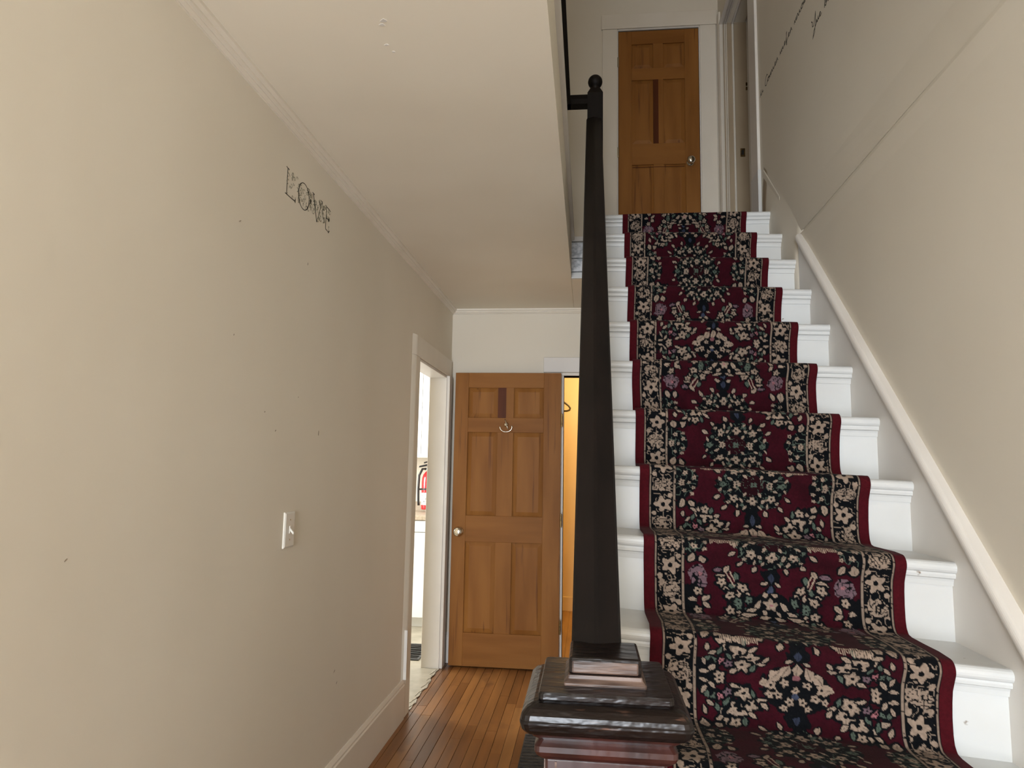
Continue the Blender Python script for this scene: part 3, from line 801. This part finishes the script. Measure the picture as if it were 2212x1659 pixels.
MB().loft([sq(h, z, r=.014) for h, z in prof]).build("newel_cap", M_NEWEL, np_)
MB().loft([sq(h, z, r=.008) for h, z in [(.100, .988), (.1015, .992), (.1015, .998), (.0995, 1.002), (.06, 1.0025)]]).build("cap_plate", M_NEWEL, np_)
MB().loft([sq(h, z, r=.003) for h, z in [(.064, 1.001), (.064, 1.006), (.0585, 1.012), (.0575, 1.017)]]).build("block_moulding", M_WORN, np_)
bk = box(NX - .0565, NX + .0565, NY - .056, NY + .056, 1.016, 1.0435).build("cap_block", M_NEWEL, np_, bevel=.005)
box(NX - .052, NX + .052, NY - .0575, NY - .05, 1.0195, 1.0385).build("worn_face", M_WORN, bk, bevel=.003)


def railpt(Y): return (.0157 + (Y - 1.24) * .0034, CAM_Z - 1.406 + .9 * Y)


def rail_section(Y, hw=.0425):
    x_, z_ = railpt(Y)
    return [(x_ - hw, Y, z_ - .018), (x_ - hw, Y, z_ - .040), (x_ - hw * .6, Y, z_ - .075), (x_ + hw * .6, Y, z_ - .075), (x_ + hw, Y, z_ - .040), (x_ + hw, Y, z_ - .018), (x_ + hw * .9, Y, z_ - .010), (x_ + .004, Y, z_ + .001), (x_ - .004, Y, z_ + .001), (x_ - hw * .9, Y, z_ - .010)]


UY = 3.80
MB().loft([rail_section(Y) for Y in (1.225, 1.6, 2.2, 2.8, 3.4, UY - .04)]).build("handrail", M_DARK, rl)
# upper newel with ball finial
UX = .031
c2 = (UX, UY)
un = MB().loft([sq(.044, ZL - .25, c2), sq(.044, 3.462, c2), sq(.030, 3.492, c2), sq(.026, 3.500, c2)]).build("landing_newel", M_DARK, rl)
ball = [(.024, -.052), (.022, -.040)] + [(.0415 * math.sin(math.radians(a)), -.0415 * math.cos(math.radians(a))) for a in range(35, 180, 12)] + [(.001, .0415)]
MB().lathe(ball, (UX, UY, 3.548), 'z', 24).build("ball_finial", M_DARK, un, smooth=True)
# level rail across to the guard rail and the guard rail along the well
GX = -.142


def guard_sec(p, q, z):       # p,q perpendicular offsets
    return [(-.033, .0), (-.033, .03), (-.024, .060), (-.010, .068), (.010, .068), (.024, .060), (.033, .03), (.033, .0)]


gs = guard_sec(0, 0, 0)
MB().loft([[(x_, UY + p, 3.402 + q) for p, q in gs] for x_ in (GX, UX - .03)]).build("level_rail", M_DARK, rl)
MB().loft([[(GX + p, y_, 3.402 + q) for p, q in gs] for y_ in (YF + .3, UY + .033)]).build("guard_rail", M_DARK, rl)
bal = None
for i in range(21):
    y_ = 3.655 - .135 * i
    if bal is None:
        bal = MB().box(-.014, .014, -.014, .014, 0, 3.404 - ZL).build("baluster", M_TRIM, rl, bevel=.002, seg=1)
        b_o = bal
    else:
        b_o = bal.copy(); COL.objects.link(b_o); b_o.parent = rl
    b_o.location = Vector((GX - .004, y_, ZL)) - rl.location
# white balusters under the sloping rail, one pair to a tread
for kk in range(0, 9):
    for fr in (.10, .60):
        y0_, z0_ = nose(kk, .02); y_ = y0_ + G * fr + .015
        zt = railpt(y_)[1] - .062; x_ = railpt(y_)[0]
        MB().hexa([(x_ - .012, y_ - .012, z0_ - .002), (x_ + .012, y_ - .012, z0_ - .002), (x_ + .012, y_ + .012, z0_ - .002), (x_ - .012, y_ + .012, z0_ - .002), (x_ - .012, y_ - .012, zt - .011), (x_ + .012, y_ - .012, zt - .011), (x_ + .012, y_ + .012, zt + .011), (x_ - .012, y_ + .012, zt + .011)]).build("baluster", M_TRIM, rl)

# ------------------------------------------------------------------ hallway things
sw = thing("light_switch", (XL, 2.232, 1.12), "white toggle light switch on the long hallway wall", "light switch")
MB().loft([[(XL, 2.194, 1.062), (XL, 2.270, 1.062), (XL, 2.270, 1.177), (XL, 2.194, 1.177)], [(XL + .004, 2.194, 1.062), (XL + .004, 2.270, 1.062), (XL + .004, 2.270, 1.177), (XL + .004, 2.194, 1.177)], [(XL + .007, 2.199, 1.067), (XL + .007, 2.265, 1.067), (XL + .007, 2.265, 1.172), (XL + .007, 2.199, 1.172)]]).build("cover_plate", M_PLATE, sw)
box(XL + .006, XL + .009, 2.2265, 2.2375, 1.108, 1.132).build("toggle_slot", M_PLATE, sw)
MB().hexa([(XL + .008, 2.2285, 1.116), (XL + .020, 2.2285, 1.104), (XL + .020, 2.2355, 1.104), (XL + .008, 2.2355, 1.116), (XL + .008, 2.2285, 1.126), (XL + .021, 2.2285, 1.111), (XL + .021, 2.2355, 1.111), (XL + .008, 2.2355, 1.126)]).build("toggle", M_PLATE, sw, bevel=.001)
for z in (1.088, 1.152): MB().lathe([(.001, 0), (.003, 0), (.002, .001), (.001, .001)], (XL + .0068, 2.232, z), 'x', 8).build("screw", M_CHROME, sw)


def ribbon(pts2, wd, X, face, m, name, parent):
    """flat cut-vinyl stroke on a wall plane x=X; pts2 are (Y,Z); face=+1 faces +x"""
    n = len(pts2); mb = MB(); loops = []
    wds = wd if isinstance(wd, (list, tuple)) else [wd] * n
    for i in range(n):
        p0 = Vector(pts2[max(i - 1, 0)]); p1 = Vector(pts2[min(i + 1, n - 1)]); d = p1 - p0
        if d.length < 1e-9: d = Vector((1, 0))
        d.normalize(); nn = Vector((-d.y, d.x)) * wds[i] * .5; c = Vector(pts2[i])
        a, b_ = c + nn, c - nn
        loops.append([(X - face * .0005, a.x, a.y), (X - face * .0005, b_.x, b_.y), (X + face * .0007, b_.x, b_.y), (X + face * .0007, a.x, a.y)])
    return mb.loft(loops).build(name, m, parent)


lv = thing("wall_lettering", (XL, 2.27, 2.2), "dark serif wall decal reading LOVE with grey scrolls", "wall decal")


def strokes(name, lst, parent, X, face, m):
    """several strokes joined as one letter"""
    mb = MB(); allv = []
    for pts2, wd in lst:
        n = len(pts2); loops = []
        for i in range(n):
            p0 = Vector(pts2[max(i - 1, 0)]); p1 = Vector(pts2[min(i + 1, n - 1)]); d = p1 - p0
            d = d.normalized() if d.length > 1e-9 else Vector((1, 0))
            ww = wd[i] if isinstance(wd, (list, tuple)) else wd
            nn = Vector((-d.y, d.x)) * ww * .5; c = Vector(pts2[i]); a, b_ = c + nn, c - nn
            loops.append([(X - face * .0005, a.x, a.y), (X - face * .0005, b_.x, b_.y), (X + face * .0007, b_.x, b_.y), (X + face * .0007, a.x, a.y)])
        mb.loft(loops)
    return mb.build(name, m, parent)


zb, zt = 2.207, 2.296
ser = .007
strokes("letter", [([(2.078, zt), (2.078, zb)], .0035), ([(2.068, zt), (2.090, zt - .002)], .003), ([(2.068, zb), (2.112, zb), (2.145, zb + .001)], [.003, .003, .004]), ([(2.146, zb - .004), (2.147, zb + .010)], .004)], lv, XL, 1, M_INK)
strokes("letter", [([(2.213 + .045 * math.cos(t), 2.252 + .046 * math.sin(t)) for t in [2 * math.pi * i / 32 for i in range(33)]], [.0048 if abs(math.cos(2 * math.pi * i / 32)) > .6 else .0028 for i in range(33)])], lv, XL, 1, M_INK)
strokes("letter", [([(2.292, zt - .002), (2.333, zb - .003)], .0045), ([(2.333, zb - .003), (2.372, zt - .004)], .0025), ([(2.284, zt), (2.302, zt - .001)], .003), ([(2.362, zt + .001), (2.375, zt - .002), (2.374, zt - .009)], .003)], lv, XL, 1, M_INK)
strokes("letter", [([(2.418, zt - .003), (2.418, zb + .006), (2.422, zb)], .004), ([(2.412, zt - .002), (2.440, zt - .002), (2.459, zt - .006)], .003), ([(2.418, 2.252), (2.442, 2.252)], .0035), ([(2.440, 2.246), (2.450, 2.256)], .005), ([(2.418, zb + .002), (2.446, zb - .001)], .003), ([(2.446, zb - .004), (2.456, zb + .006)], .005)], lv, XL, 1, M_INK)
rs_ = random.Random(5)
for i in range(80):
    cy_ = rs_.uniform(2.075, 2.455); cz_ = rs_.uniform(2.212, 2.292)
    r0 = rs_.uniform(.005, .013); a0 = rs_.uniform(0, 6.28); tw = rs_.choice([-1, 1]) * rs_.uniform(3.5, 6.5)
    pts2 = [(cy_ + r0 * (1 - .75 * j / 11) * math.cos(a0 + tw * j / 11), cz_ + r0 * (1 - .75 * j / 11) * math.sin(a0 + tw * j / 11)) for j in range(12)]
    ribbon(pts2, rs_.uniform(.002, .0042), XL, 1, M_INKL, "scroll", lv)
for i in range(16):
    cy_ = rs_.choice([2.115, 2.27, 2.275, 2.31, 2.34, 2.39, 2.44]) + rs_.uniform(-.012, .012); cz_ = rs_.uniform(2.22, 2.285)
    ribbon([(cy_, cz_), (cy_ + rs_.uniform(-.005, .005), cz_ + rs_.uniform(.008, .02))], rs_.uniform(.004, .008), XL, 1, M_INKL, "scroll", lv)

# flowing script on the upper stairwell wall (seen almost edge on)
GL = {
    'u': [(0, 0), (.25, .9), (.3, .3), (.45, 0), (.7, .5), (.8, 1), (.82, .2), (1, 0)],
    'n': [(0, 0), (.2, .9), (.25, 0), (.35, .7), (.6, 1), (.75, .6), (.8, .1), (1, 0)],
    'e': [(0, .1), (.5, .5), (.7, .85), (.5, 1), (.25, .6), (.35, .1), (.7, 0), (1, .2)],
    'o': [(0, .5), (.3, 1), (.1, .6), (.2, .05), (.6, 0), (.8, .5), (.55, 1), (.4, .9), (1, .8)],
    'i': [(0, 0), (.4, 1), (.45, .2), (.65, 0), (1, .2)],
    'h': [(0, 0), (.3, 1.6), (.45, 2.4), (.3, 2.3), (.25, 1), (.2, 0), (.4, .8), (.65, .9), (.75, .2), (1, 0)],
    't': [(0, 0), (.4, 1.2), (.5, 1.9), (.45, .4), (.6, 0), (1, .2)],
    'f': [(0, 0), (.4, 1.4), (.6, 2.4), (.4, 2.3), (.35, .5), (.3, -1.0), (.45, -1.1), (.5, -.2), (1, .2)],
    'y': [(0, .9), (.2, .2), (.45, .1), (.75, 1), (.7, 0), (.55, -1.1), (.35, -1.3), (.5, -.4), (1, .2)],
    'C': [(1.1, 2.0), (.9, 2.6), (.5, 2.4), (.1, 1.2), (.1, .3), (.5, -.2), (1.0, .3), (1.2, .5)],
    'Y': [(-.1, 2.6), (.15, 2.0), (.1, 1.0), (.4, .7), (1.0, 3.2), (.9, 1.2), (.6, -1.2), (.1, -2.0), (.4, -.6), (1.3, .4)],
    'b': [(0, 0), (.3, 1.6), (.4, 2.5), (.25, 2.2), (.2, .3), (.5, 0), (.8, .5), (.6, 1), (.4, .7), (1, .9)],
}


def script_line(y_start, z, words, xh, adv, parent):
    y_ = y_start
    for wd in words:
        pts = []
        for ch in wd:
            wch = adv * (1.5 if ch in 'CY' else 1.0)
            pts += [(y_ - wch * a, z + xh * b_) for a, b_ in GL[ch]]
            y_ -= wch
        fine = []
        for i in range(len(pts) - 1):
            for t in (0, .5): fine.append((pts[i][0] * (1 - t) + pts[i + 1][0] * t, pts[i][1] * (1 - t) + pts[i + 1][1] * t))
        ribbon(fine + [pts[-1]], .0045, XU, -1, M_INK, "script_word", parent)
        y_ -= adv * 1.0


sl = thing("script_lettering", (XU, 3.3, 3.47), "upper line of dark cursive lettering running along the stairwell wall", "wall decal")
script_line(3.90, 3.470, ["ti", "Counien", "uiefen", "unioen", "tino", "youne"], .019, .036, sl)
sl2 = thing("script_lettering", (XU, 2.8, 3.27), "shorter lower line of dark cursive lettering on the stairwell wall", "wall decal")
script_line(2.985, 3.268, ["Yue", "boin", "thoune", "uni"], .019, .036, sl2)

# dark mat on the floor beside the stair
mt = MB().box(-.306, -.04, 1.9, 3.655, 0.001, .010).build("floor_mat", M_MAT, None, bevel=.003)
tag(mt, "charcoal ribbed floor mat on the wood floor beside the stair", "mat")
for i in range(40):
    y_ = 2.3 + i * .034
    box(-.300, -.045, y_, y_ + .018, .009, .0125).build("rib", M_MAT, mt)

# ------------------------------------------------------------------ kitchen beyond the doorway
vf = MB()
tag(box(-3.0, XL - .05, 3.2, 6.6, -.1, .002).build("floor_kitchen", M_VINYL), "grey beige vinyl kitchen floor beyond the doorway", "floor", "structure")
# torn vinyl edge in the doorway
edge = []
rr_ = random.Random(3)
n = 46
for i in range(n + 1):
    y_ = DY0 + .02 + (DY1 - DY0 - .036) * i / n
    edge.append((XL + .010 + .007 * math.sin(i * .31) + .004 * math.sin(i * .83 + 1) + rr_.uniform(-.0025, .003) - .03 * max(0, (y_ - 4.4)), y_))
vs = [(XL - .14, e[1], .0045) for e in edge] + [(e[0], e[1], .0045) for e in edge] + [(e[0], e[1], .0) for e in edge]
fs = [(i, i + 1, n + 2 + i, n + 1 + i) for i in range(n)] + [(n + 1 + i, n + 2 + i, 2 * n + 3 + i, 2 * n + 2 + i) for i in range(n)]
tv = MB().add(vs, fs).build("floor_threshold", M_VINYL)
tag(tv, "torn ragged vinyl edge at the kitchen threshold", "floor", "structure")
for i in range(16):
    y_ = DY0 + .06 + i * .046; x_ = XL - .002 + .010 * math.sin(i * 2.1) - .03 * max(0, (y_ - 4.4))
    a = rr_.uniform(.02, .05); b_ = rr_.uniform(.003, .007)
    pa = [(x_ - b_ + rr_.uniform(-.002, .002), y_ - a, .004), (x_ + b_ * .4, y_ - a * .4, .004), (x_ + b_, y_ + a * .5, .004), (x_ + rr_.uniform(-.002, .002), y_ + a, .004), (x_ - b_, y_ + a * .3, .004)]
    MB().prism(pa, [(p[0] + .001, p[1], .0065) for p in pa]).build("torn_strip", M_VINYLB, tv)
tag(box(-3.0, XL - .13, 6.425, 6.55, 0, 2.6).build("wall_kitchen_back", M_WALL), "pale kitchen wall behind the fire extinguisher", "wall", "structure")
kw = MB(); kw.box(-3.12, -3.0, 3.2, 4.4, 0, 2.6); kw.box(-3.12, -3.0, 5.6, 6.55, 0, 2.6); kw.box(-3.12, -3.0, 4.4, 5.6, 0, 1.1); kw.box(-3.12, -3.0, 4.4, 5.6, 2.2, 2.6)  # unseen kitchen wall, opening assumed for the fill light
tag(kw.build("wall_kitchen_assumed_window", M_WALL), "unseen kitchen wall with an assumed window opening", "wall", "structure")
tag(box(-3.0, XL - .13, 3.1, 3.2, 0, 2.6).build("wall_kitchen_front", M_WALL), "near kitchen wall hidden behind the hallway wall", "wall", "structure")
tag(box(XL - .13, XL - .01, YB + .12, 6.55, 0, 2.6).build("wall_kitchen_right", M_WALL), "kitchen side wall backing onto the closet", "wall", "structure")
tag(box(-3.1, XL - .1, 3.1, 6.6, 2.5, 2.6).build("ceiling_kitchen", M_CEIL), "kitchen ceiling beyond the doorway", "ceiling", "structure")
uc = thing("wall_cabinet", (-1.5, 6.2, 1.4), "white wall cabinet above the fire extinguisher in the kitchen", "cabinet")
box(-2.0, -1.2, 6.03, 6.42, 1.40, 2.35).build("carcass", M_WHITE, uc, bevel=.003)
box(-1.998, -1.462, 6.008, 6.029, 1.403, 2.347).build("cabinet_door", M_WHITE, uc, bevel=.003)
box(-1.458, -1.202, 6.008, 6.029, 1.403, 2.347).build("cabinet_door", M_WHITE, uc, bevel=.003)
bc = thing("base_cabinet", (-1.5, 6.1, 0), "white kitchen base cabinet seen below the worktop through the doorway", "cabinet")
box(-2.0, -1.2, 5.82, 6.42, .08, .875).build("carcass", M_WHITE, bc, bevel=.003)
box(-2.0, -1.2, 5.86, 6.42, .002, .08).build("toe_kick", M_WHITE, bc)
box(-1.998, -1.202, 5.798, 5.819, .78, .872).build("drawer_front", M_WHITE, bc, bevel=.003)
box(-1.998, -1.202, 5.798, 5.819, .085, .772).build("cabinet_door", M_WHITE, bc, bevel=.003)
wt = thing("worktop", (-1.5, 6.1, .88), "beige laminate worktop on the kitchen base cabinet", "worktop")
box(-2.01, -1.19, 5.785, 6.42, .877, .912).build("top_slab", M_COUNTER, wt, bevel=.004)
box(-2.01, -1.19, 6.40, 6.42, .912, 1.0).build("upstand", M_COUNTER, wt, bevel=.003)
# fire extinguisher
fx, fy = -1.458, 6.30
fe = thing("fire_extinguisher", (fx, fy, .93), "red fire extinguisher with white label mounted below the white cabinet", "fire extinguisher")
MB().lathe([(.001, .0), (.050, .0), (.054, .006), (.055, .03), (.055, .25), (.052, .285), (.042, .315), (.024, .338), (.016, .345), (.001, .345)], (fx, fy, .935), 'z', 24).build("cylinder", M_RED, fe, smooth=True)
MB().lathe([(.0552, .04), (.0562, .041), (.0562, .150), (.0552, .151)], (fx, fy, .935), 'z', 24).build("paper_label", M_LABEL, fe, smooth=True)
MB().lathe([(.0552, .175), (.058, .176), (.058, .190), (.0552, .191)], (fx, fy, .935), 'z', 24).build("strap", M_BLACK, fe)
MB().lathe([(.001, 0), (.016, 0), (.018, .012), (.014, .04), (.001, .04)], (fx, fy, 1.280), 'z', 14).build("valve", M_CHROME, fe)
MB().hexa([(fx - .085, fy - .014, 1.312), (fx + .03, fy - .014, 1.335), (fx + .03, fy + .014, 1.335), (fx - .085, fy + .014, 1.312), (fx - .08, fy - .014, 1.328), (fx + .03, fy - .014, 1.355), (fx + .03, fy + .014, 1.355), (fx - .08, fy + .014, 1.328)]).build("handle", M_BLACK, fe, bevel=.003)
MB().hexa([(fx - .04, fy - .012, 1.350), (fx + .04, fy - .012, 1.372), (fx + .04, fy + .012, 1.372), (fx - .04, fy + .012, 1.350), (fx - .04, fy - .012, 1.362), (fx + .04, fy - .012, 1.386), (fx + .04, fy + .012, 1.386), (fx - .04, fy + .012, 1.362)]).build("lever", M_BLACK, fe, bevel=.003)
MB().tube([(fx - .015, fy, 1.30), (fx - .05, fy - .01, 1.30), (fx - .078, fy - .015, 1.24), (fx - .082, fy - .015, 1.12), (fx - .078, fy - .015, 1.0), (fx - .074, fy - .015, .97)], .011, 10).build("hose", M_BLACK, fe, smooth=True)
box(fx - .075, fx - .052, fy - .02, fy + .0, 1.108, 1.124).build("hose_clip", M_BLACK, fe)
box(fx - .02, fx + .02, fy + .05, 6.42, 1.05, 1.20).build("bracket", M_BLACK, fe)
# floor register
fr_ = thing("floor_register", (-1.27, 5.07, 0), "black slotted floor register in the kitchen vinyl", "floor vent")
for (a, b_, c_, d_) in ((-1.40, -1.385, 4.86, 5.28), (-1.165, -1.15, 4.86, 5.28), (-1.385, -1.165, 4.86, 4.885), (-1.385, -1.165, 5.255, 5.28)): box(a, b_, c_, d_, .002, .010).build("frame_bar", M_BLACK, fr_)
box(-1.385, -1.165, 4.885, 5.255, .0022, .0035).build("backing", M_BLACK, fr_)
for i in range(9):
    y_ = 4.79 + i * .055
    pa = [(-1.385, y_, .004), (-1.165, y_ + .11, .004), (-1.165, y_ + .13, .004), (-1.385, y_ + .02, .004)]
    pa = [(p[0], min(max(p[1], 4.886), 5.254), p[2]) for p in pa]
    if pa[1][1] - pa[0][1] < .02 and pa[2][1] - pa[3][1] < .02: continue
    MB().prism(pa, [(p[0], p[1], .009) for p in pa]).build("slat", M_BLACK if i % 2 else MATS["charcoal_mat"], fr_)

# ------------------------------------------------------------------ closet
cw = MB()
cw.box(-.75, 1.0, 6.75, 6.85, 0, 2.6); cw.box(-.85, -.75, YB + .12, 6.85, 0, 2.6); cw.box(1.0, 1.1, YB + .12, 6.85, 0, 2.6)
cw.box(-.75, CX0 - .014, YB + .12, YB + .13, 0, 2.5); cw.box(CX1 + .014, 1.0, YB + .12, YB + .13, 0, 2.5); cw.box(CX0 - .014, CX1 + .014, YB + .12, YB + .13, CZ + .02, 2.5)
tag(cw.build("wall_closet", M_YELLOW), "warm yellow walls inside the lit closet", "wall", "structure")
tag(box(-.85, 1.1, YB + .1, 6.85, 2.45, 2.55).build("ceiling_closet", M_YELLOW), "yellow closet ceiling", "ceiling", "structure")
cf = tag(box(-.75, 1.0, YB + .06, 6.75, -.1, -.006).build("floor_closet", M_CLOSETFL), "honey coloured wooden closet floor", "floor", "structure")
for i in range(12):
    x_ = -.70 + i * .09
    box(x_ + .001, x_ + .089, YB + .06, 6.74, -.008, .001).build("plank", M_CLOSETFL, cf)
tag(box(-.75, 1.0, 6.73, 6.75, 0, .13).build("baseboard_closet", MATS["closet_paint"], bevel=.004), "yellow lit baseboard at the back of the closet", "baseboard", "structure")
ch = thing("clothes_hanger", (-.37, 5.9, 1.80), "olive plastic clothes hanger hanging inside the yellow closet", "hanger")
cx = -.37; zc = 1.905
body = [(cx - .01, 5.9, zc + .085), (cx + .02, 5.9, zc + .075), (cx + .17, 5.9, zc - .02), (cx + .205, 5.9, zc - .048), (cx + .218, 5.9, zc - .068), (cx + .212, 5.9, zc - .084), (cx + .19, 5.9, zc - .092), (cx, 5.9, zc - .094), (cx - .19, 5.9, zc - .092), (cx - .212, 5.9, zc - .084), (cx - .218, 5.9, zc - .068), (cx - .205, 5.9, zc - .048), (cx - .17, 5.9, zc - .02), (cx - .02, 5.9, zc + .075), (cx + .01, 5.9, zc + .085)]
MB().tube(body, .0085, 8).build("shoulder_loop", M_HANGER, ch, smooth=True)
hk_ = [(cx, 5.9, zc + .08), (cx, 5.9, zc + .115)] + [(cx + .024 * math.cos(math.radians(a)) , 5.9, zc + .138 + .024 * math.sin(math.radians(a))) for a in range(-90, 160, 25)]
MB().tube(hk_, .004, 8).build("hanger_hook", M_CHROME, ch, smooth=True)
rod = thing("closet_rod", (cx, 5.9, 2.05), "wooden closet rod holding the olive hanger", "rod")
MB().lathe([(.001, -.85), (.014, -.85), (.014, .85), (.001, .85)], (cx, 5.88, zc + .145), 'y', 14).build("pole", M_PINE, rod, smooth=True)
for y_ in (YB + .128, 6.738): MB().lathe([(.001, -.008), (.03, -.008), (.03, .008), (.001, .008)], (cx, y_, zc + .145), 'y', 14).build("socket", M_CHROME, rod)
lamp = thing("closet_lamp_assumed", (.2, 5.9, 2.45), "assumed bare warm bulb on the closet ceiling, out of view", "lamp")  # lamp out of view, assumed from the warm closet light
MB().lathe([(.001, 0), (.05, 0), (.045, -.02), (.02, -.035), (.001, -.035)], (.2, 5.9, 2.45), 'z', 16).build("holder", M_WHITE, lamp)
mb_ = bpy.data.materials.new("assumed_lit_bulb"); mb_.use_nodes = True
e_ = mb_.node_tree.nodes["Principled BSDF"]; e_.inputs["Emission Color"].default_value = (1, .72, .36, 1); e_.inputs["Emission Strength"].default_value = 6
MB().lathe([(.001, -.13), (.02, -.126), (.03, -.105), (.028, -.08), (.014, -.05), (.013, -.034)], (.2, 5.9, 2.45), 'z', 16).build("bulb", mb_, lamp, smooth=True)
pl = bpy.data.lights.new("closet_bulb_assumed", 'POINT'); pl.energy = 24; pl.color = (1, .84, .58); pl.shadow_soft_size = .05  # point light of the assumed closet bulb
po = bpy.data.objects.new("closet_bulb_assumed", pl); COL.objects.link(po); po.location = (.2, 5.9, 2.26)
